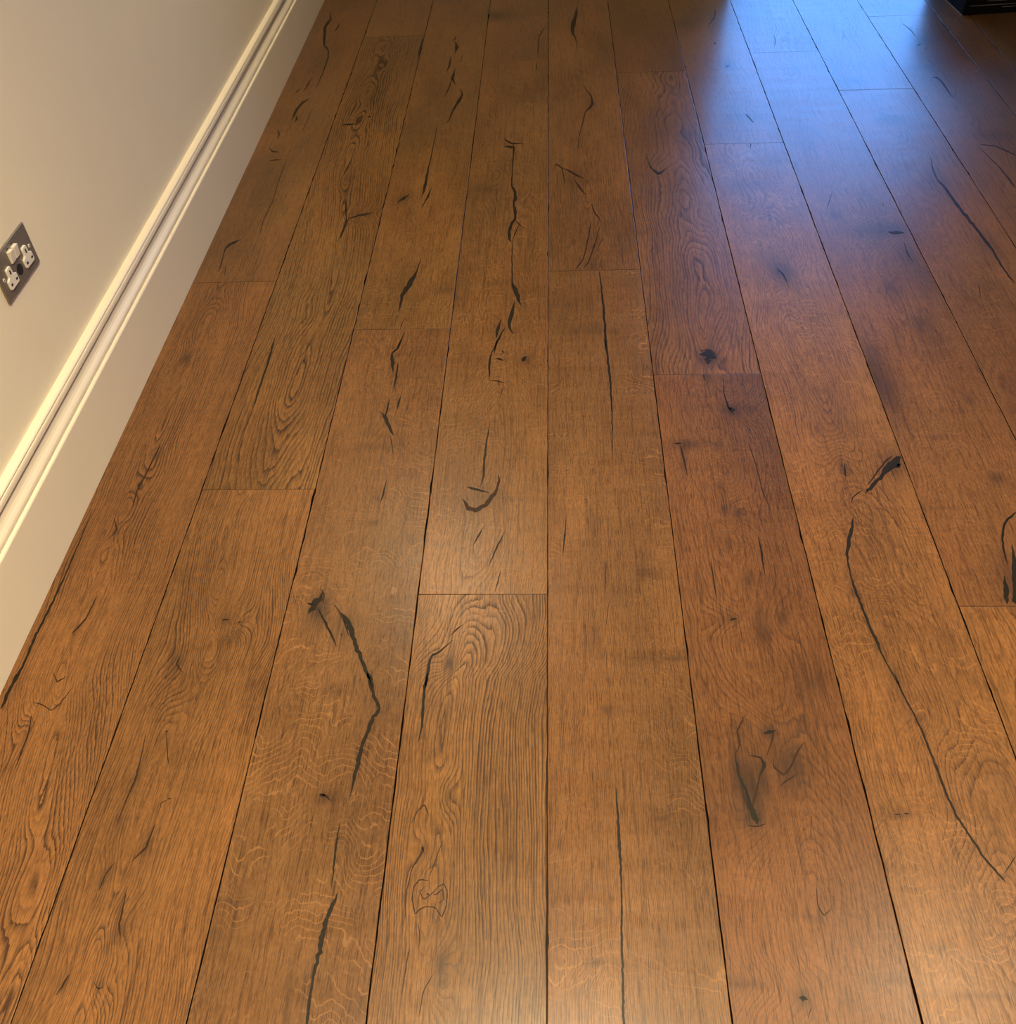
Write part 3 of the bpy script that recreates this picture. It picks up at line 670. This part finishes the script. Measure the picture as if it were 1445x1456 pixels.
BROWN = [
    ('A', [(1175, 660, 2), (1140, 760, 3), (1120, 830, 3), (1080, 910, 3), (1068, 965, 2)]), ('A', [(1282, 448, 2), (1260, 500, 3), (1240, 545, 2)]), ('A', [(1105, 662, 3), (1130, 656, 5), (1158, 656, 2)]),
    ('B', [(128, 900, 3), (165, 888, 8), (200, 881, 9), (238, 871, 2)]),
    ('E', [(745, 556, 4), (752, 592, 10), (735, 638, 16), (700, 682, 20), (660, 708, 20), (622, 700, 20), (600, 662, 10)]),
    ('B', [(1094, 348, 2), (1130, 395, 5), (1135, 430, 12), (1105, 460, 5), (1080, 560, 4), (1074, 622, 2)]), ('B', [(975, 702, 3), (985, 674, 6), (1010, 690, 6), (1022, 762, 3)]),
    ('B', [(1012, 690, 3), (1050, 710, 11), (1102, 736, 3)]), ('B', [(1058, 738, 6), (1085, 775, 9), (1110, 802, 3)]), ('B', [(1130, 908, 3), (1115, 990, 6), (1100, 1060, 5), (1063, 1110, 6)]),
    ('B', [(1166, 928, 3), (1145, 1000, 6), (1120, 1075, 6), (1098, 1103, 6)]), ('B', [(1182, 973, 2), (1158, 1014, 4)]), ('B', [(1128, 830, 3), (1140, 870, 5), (1165, 900, 4), (1168, 930, 3)]),
    ('H', [(462, 856, 4), (425, 850, 5), (400, 880, 6), (393, 930, 6), (405, 992, 5), (430, 970, 5), (455, 962, 4), (490, 965, 5), (515, 1008, 6), (535, 960, 5), (538, 900, 5), (525, 868, 5), (500, 880, 4), (480, 905, 4), (440, 935, 4), (425, 900, 4), (445, 880, 4)]),
    ('H', [(478, 912, 4), (492, 914, 5), (520, 888, 4), (523, 940, 4), (500, 948, 4)]), ('H', [(452, 911, 9), (464, 913, 9)]),
    ('H', [(365, 1010, 3), (370, 900, 4), (395, 800, 4), (430, 745, 8), (437, 712, 8), (445, 750, 4)]), ('H', [(390, 620, 3), (415, 570, 4), (445, 542, 6), (462, 590, 6)]), ('H', [(465, 840, 3), (490, 770, 4), (520, 690, 3)]),
    ('H', [(380, 1140, 5), (365, 1230, 4), (350, 1330, 3)]), ('H', [(480, 1240, 4), (440, 1310, 5), (420, 1420, 4)]), ('H', [(418, 1030, 3), (425, 1080, 5), (420, 1140, 2)]),
    ('F', [(65, 445, 8), (80, 500, 10), (96, 572, 2)]), ('F', [(345, 430, 3), (375, 520, 4), (400, 620, 4), (440, 720, 2)]), ('E', [(1186, 925, 2), (1191, 1035, 4)]), ('E', [(1202, 1092, 3), (1190, 1185, 3)]),
    ('I', [(395, 400, 4), (385, 460, 10), (368, 520, 12), (362, 570, 8)]), ('I', [(300, 360, 5), (312, 440, 9), (330, 520, 9), (352, 580, 6)]), ('I', [(440, 215, 4), (450, 250, 8), (436, 300, 6), (420, 345, 4)]), ('I', [(470, 470, 4), (500, 445, 8), (545, 420, 6)]), ('I', [(340, 628, 5), (385, 632, 9), (420, 622, 4)]),
    ('F', [(165, 118, 5), (160, 160, 7), (170, 180, 3)]), ('F', [(148, 56, 4), (182, 46, 6), (215, 72, 5), (212, 98, 4)]), ('F', [(830, 610, 5), (870, 560, 7), (905, 510, 8), (940, 484, 6)]), ('F', [(765, 690, 3), (775, 655, 6), (815, 625, 5)]),
    ('D', [(1318, 1028, 4), (1335, 1060, 8), (1325, 1100, 6)]), ('E', [(70, 1095, 4), (95, 1125, 7), (108, 1165, 4)]), ('H', [(15, 500, 8), (40, 510, 12), (62, 530, 5)]),
    ('I', [(330, 175, 3), (300, 240, 9), (310, 300, 6), (290, 340, 4)]), ('I', [(445, 350, 5), (450, 390, 6), (490, 420, 9), (520, 390, 9), (545, 330, 9), (575, 285, 5)]), ('I', [(605, 580, 3), (600, 690, 3)]),
    ('I', [(625, 880, 3), (630, 960, 5), (655, 1000, 5), (690, 970, 3)]), ('I', [(605, 1370, 3), (590, 1425, 5)]),
    ('A', [(1445, 860, 2), (1425, 920, 5), (1400, 980, 3)]), ('D', [(910, 1160, 8), (945, 1158, 7)]), ('D', [(975, 1172, 5), (995, 1166, 4)]), ('G', [(680, 245, 10), (692, 240, 6)]), ('G', [(690, 520, 8), (704, 518, 6)]),
    ('G', [(665, 560, 3), (655, 540, 4), (690, 522, 4)]), ('G', [(695, 390, 3), (688, 330, 5), (685, 250, 5)]), ('G', [(1312, 505, 16), (1340, 508, 12)]),
    ('D', [(300, 1225, 4), (298, 1215, 7), (350, 1160, 6), (400, 1060, 4)]), ('D', [(215, 1370, 4), (235, 1415, 7), (275, 1390, 4)]), ('G', [(135, 125, 5), (170, 130, 5), (210, 158, 5), (245, 130, 4), (300, 60, 3)]),
    ('G', [(130, 170, 4), (120, 240, 7), (95, 310, 7), (60, 400, 3)]), ('D', [(470, 740, 3), (480, 790, 8), (460, 815, 4)]), ('D', [(660, 440, 6), (640, 480, 6), (600, 560, 5), (565, 620, 6), (545, 700, 3)]),
    ('G', [(480, 620, 3), (555, 440, 7), (580, 350, 5), (600, 250, 3)]), ('G', [(540, 780, 4), (600, 720, 9), (640, 620, 5)]), ('G', [(405, 900, 6), (435, 830, 6), (470, 780, 4)]), ('G', [(495, 1100, 3), (490, 1040, 9), (520, 900, 4)]),
    ('G', [(385, 1270, 4), (405, 1305, 7), (425, 1290, 4)]), ('G', [(230, 1330, 4), (270, 1265, 8), (285, 1240, 4)]),
    ('C', [(895, 830, 2), (900, 850, 4)]), ('D', [(735, 1310, 4), (725, 1345, 8), (755, 1380, 4)]),
]

def owner(x, y):
    for pk in PLANKS:
        if pk[0] - 0.003 <= x <= pk[1] + 0.003 and pk[2] - 0.002 <= y <= pk[3] + 0.002:
            return pk
    return None

def add_strip(name, crop, pts, mat, lift, seed):
    r = np.random.default_rng(seed)
    P2 = np.array([(*cpx(crop, a, b), w / CS) for a, b, w in pts])
    seg = np.hypot(*(np.diff(P2[:, :2], axis=0).T))
    t = np.concatenate([[0], np.cumsum(seg)])
    n = max(4, int(t[-1] / 5.0))
    tt = np.linspace(0, t[-1], n + 1)
    C = np.stack([np.interp(tt, t, P2[:, i]) for i in range(3)], -1)
    d = np.gradient(C[:, :2], axis=0)
    d /= np.maximum(np.hypot(d[:, 0], d[:, 1]), 1e-6)[:, None]
    nrm = np.stack([-d[:, 1], d[:, 0]], -1)
    w = np.maximum(C[:, 2], 0.9) * 0.92
    taper = np.minimum(1, np.minimum(np.arange(n + 1) + 0.25, n - np.arange(n + 1) + 0.25) / 1.6)
    wl = w / 2 * r.uniform(0.72, 1.25, n + 1) * taper
    wr = w / 2 * r.uniform(0.72, 1.25, n + 1) * taper
    jit = r.normal(0, 0.10, n + 1) * w
    c = C[:, :2] + nrm * jit[:, None]
    Lp, Rp = c + nrm * wl[:, None], c - nrm * wr[:, None]
    mid = c[len(c) // 2]
    pk = owner(*floor_point(*mid)) or owner(*floor_point(*c[len(c) // 3]))
    if pk is None:
        return
    x0, x1, y0, y1, z, ob = pk
    top, bot = lift, -0.004
    V = []
    for q in (Lp, Rp):
        for a, b in q:
            X, Y = floor_point(a, b)
            V.append((min(max(X, x0 + 0.0016), x1 - 0.0016) - x0, min(max(Y, y0 + 0.0016), y1 - 0.0016) - y0, top))
    m = n + 1
    V += [(vx, vy, bot) for vx, vy, _ in V]
    Fc = []
    for i in range(n):
        Fc.append((i, m + i, m + i + 1, i + 1))
        Fc.append((i, i + 1, 2 * m + i + 1, 2 * m + i))
        Fc.append((m + i + 1, m + i, 3 * m + i, 3 * m + i + 1))
    Fc.append((0, 2 * m, 3 * m, m))
    Fc.append((n, m + n, 3 * m + n, 2 * m + n))
    mesh_obj(name, V, Fc, mat, ob)

sd = 9000
for c, pts in CRACKS:
    sd += 1
    add_strip('crack', c, pts, FILLER, 0.00042, sd)
for c, pts in BROWN:
    sd += 1
    add_strip('knot', c, pts, KNOTWOOD, 0.00036, sd)

# ------------------------------------------------------------------ double wall socket
STEEL = plain('brushed_dark_steel', (0.23, 0.195, 0.145), 0.40, metal=0.45, var=0.18, nscale=90)
WHITE = plain('white_plastic', (0.80, 0.76, 0.68), 0.35, var=0.02)
BLACKP = plain('black_plastic', (0.012, 0.011, 0.010), 0.4, var=0.2)
SY0, SY1, SZ0, SZ1 = 1.4690, 1.6180, 0.4330, 0.5180
SYC, SZC = (SY0 + SY1) / 2, (SZ0 + SZ1) / 2
so = empty('wall_socket', (WALL_X, SYC, SZC))
tag(so, 'double switched wall socket with dark steel faceplate and white inserts', 'socket')
hy, hz = (SY1 - SY0) / 2, (SZ1 - SZ0) / 2
pl_ = mesh_obj('faceplate', *boxes((0, 0.0045, -hy, hy, -hz, hz)), STEEL, so)
bevel(pl_, 0.0012)
def outline_prism(name, pts, x0, x1, mat, parent, bw=0.0):
    o = profile_prism(name, pts, 'x', x0, x1, mat, parent)
    if bw:
        bevel(o, bw)
    return o
for cy in (-0.0375, 0.0375):
    # three-pin outlet: white raised insert with earth slot above, line and neutral below
    T = [(-0.0065, 0.020), (0.0065, 0.020), (0.0085, 0.017), (0.0085, 0.004), (0.0180, 0.000), (0.0180, -0.015), (0.0160, -0.018),
         (-0.0160, -0.018), (-0.0180, -0.015), (-0.0180, 0.000), (-0.0085, 0.004), (-0.0085, 0.017)]
    ins = outline_prism('outlet', [(cy + a, b - 0.008) for a, b in T], 0.004, 0.0085, WHITE, so, 0.0012)
    for a, b, w, h in ((0, 0.0105, 0.0022, 0.0042), (-0.0110, -0.0090, 0.0034, 0.0021), (0.0110, -0.0090, 0.0034, 0.0021)):
        mesh_obj('slot', *boxes((0.0080, 0.0088, cy + a - w, cy + a + w, b - 0.008 - h, b - 0.008 + h)), BLACKP, ins)
for cy in (-0.0095, 0.0095):
    # rocker: wedge tipped at the top
    rk = outline_prism('rocker', [(cy - 0.0075, 0.008), (cy + 0.0075, 0.008), (cy + 0.0075, 0.031), (cy - 0.0075, 0.031)], 0.004, 0.0085, WHITE, so, 0.0008)
    for vtx in rk.data.vertices:
        if vtx.co.x > 0.006 and vtx.co.z > 0.02:
            vtx.co.x += 0.0035
    mesh_obj('indicator', *boxes((0.0042, 0.0050, cy - 0.003, cy + 0.003, 0.0335, 0.0355)), BLACKP, so)
def disc(name, cy, cz, rad, x0, x1, mat, parent, n=16):
    return outline_prism(name, [(cy + rad * math.cos(2 * math.pi * i / n), cz + rad * math.sin(2 * math.pi * i / n)) for i in range(n)], x0, x1, mat, parent)
for cy in (-0.0602, 0.0602):
    s = disc('screw', cy, 0.0, 0.0034, 0.004, 0.0058, WHITE, so)
    mesh_obj('slot', *boxes((0.0056, 0.0061, cy - 0.0026, cy + 0.0026, -0.0005, 0.0005)), BLACKP, s)
disc('centre_boss', 0.0, -0.014, 0.0105, 0.004, 0.0056, BLACKP, so, 24)

# ------------------------------------------------------------------ black printed box on the floor
BOXM = plain('black_printed_card', (0.006, 0.0055, 0.005), 0.8, var=0.3, nscale=25, spec=0.08)
PRINT = plain('grey_print', (0.16, 0.13, 0.10), 0.6, var=0.3, nscale=120)
EDGEM = plain('worn_card_edge', (0.20, 0.12, 0.07), 0.7, var=0.4, nscale=140)
bxp = floor_point(1368, 22.5)
bo = empty('storage_box', (bxp[0], bxp[1], 0.0), math.radians(4.5))
tag(bo, 'black cardboard box with faint grey printing standing on the oak floor', 'box')
BW, BD, BH = 0.52, 0.36, 0.32
body = mesh_obj('carton', *boxes((0, BW, 0, BD, 0.0006, BH)), BOXM, bo)
bevel(body, 0.004)
mesh_obj('lid', *boxes((-0.006, BW + 0.006, -0.006, BD + 0.006, BH - 0.06, BH + 0.006)), BOXM, bo)
mesh_obj('worn_edge', *boxes((-0.0012, 0.0022, -0.0012, BD * 0.72, 0.0004, 0.0035)), EDGEM, bo)
mesh_obj('print_line', *boxes((0.022, BW - 0.03, -0.0008, 0.0002, 0.0330, 0.0350)), PRINT, bo)
mesh_obj('print_line', *boxes((0.150, BW - 0.06, -0.0008, 0.0002, 0.0235, 0.0255)), PRINT, bo)
mesh_obj('print_line', *boxes((0.085, 0.160, -0.0008, 0.0002, 0.0480, 0.0495)), PRINT, bo)
mesh_obj('print_line', *boxes((0.085, 0.160, -0.0008, 0.0002, 0.0660, 0.0675)), PRINT, bo)
mesh_obj('print_panel', *boxes((0.185, 0.250, -0.0008, 0.0002, 0.0480, 0.0720)), PRINT, bo)
mesh_obj('print_panel', *boxes((0.270, 0.330, -0.0008, 0.0002, 0.0480, 0.0720)), PRINT, bo)

# ------------------------------------------------------------------ recessed ceiling downlights
GLOW = bpy.data.materials.new('warm_lamp_lens')
GLOW.use_nodes = True
_b = GLOW.node_tree.nodes['Principled BSDF']
_b.inputs['Emission Color'].default_value = (*LAMP_COLOR, 1)
_b.inputs['Emission Strength'].default_value = 12.0
CHROME = plain('satin_steel_ring', (0.6, 0.58, 0.55), 0.3, metal=0.9, var=0.03)
def ring_mesh(r0, r1, z0, z1, n=32):
    V, Fc = [], []
    for i in range(n):
        a = 2 * math.pi * i / n
        c, s = math.cos(a), math.sin(a)
        V += [(r0 * c, r0 * s, z0), (r1 * c, r1 * s, z0), (r1 * c, r1 * s, z1), (r0 * c, r0 * s, z1)]
    for i in range(n):
        j = (i + 1) % n
        for k in range(4):
            Fc.append((4 * i + k, 4 * i + (k + 1) % 4, 4 * j + (k + 1) % 4, 4 * j + k))
    return V, Fc
WHERE = ['recessed downlight in the ceiling above the near oak boards', 'recessed downlight in the ceiling above the far end of the skirting',
         'recessed downlight in the ceiling above the middle of the oak floor', 'recessed downlight in the ceiling behind the photographer']
for (lx, ly, watts, cone), lab in zip(LAMPS, WHERE):
    e = empty('ceiling_downlight_offscreen', (lx, ly, CEIL_Z))
    tag(e, lab, 'downlight', 'recessed ceiling downlights')
    mesh_obj('trim_ring', *ring_mesh(0.034, 0.044, -0.004, 0.0), CHROME, e)
    n = 24
    V = [(0.034 * math.cos(2 * math.pi * i / n), 0.034 * math.sin(2 * math.pi * i / n), -0.001) for i in range(n)]
    mesh_obj('lens_offscreen', V, [tuple(range(n))[::-1]], GLOW, e)
    L = bpy.data.lights.new('bulb_offscreen', 'SPOT')
    L.energy = watts * 4
    L.color = LAMP_COLOR
    L.spot_size = math.radians(cone)
    L.spot_blend = 1.0
    L.shadow_soft_size = 0.034
    lo = link(bpy.data.objects.new('bulb_offscreen', L), e)
    lo.location = (0, 0, -0.012)
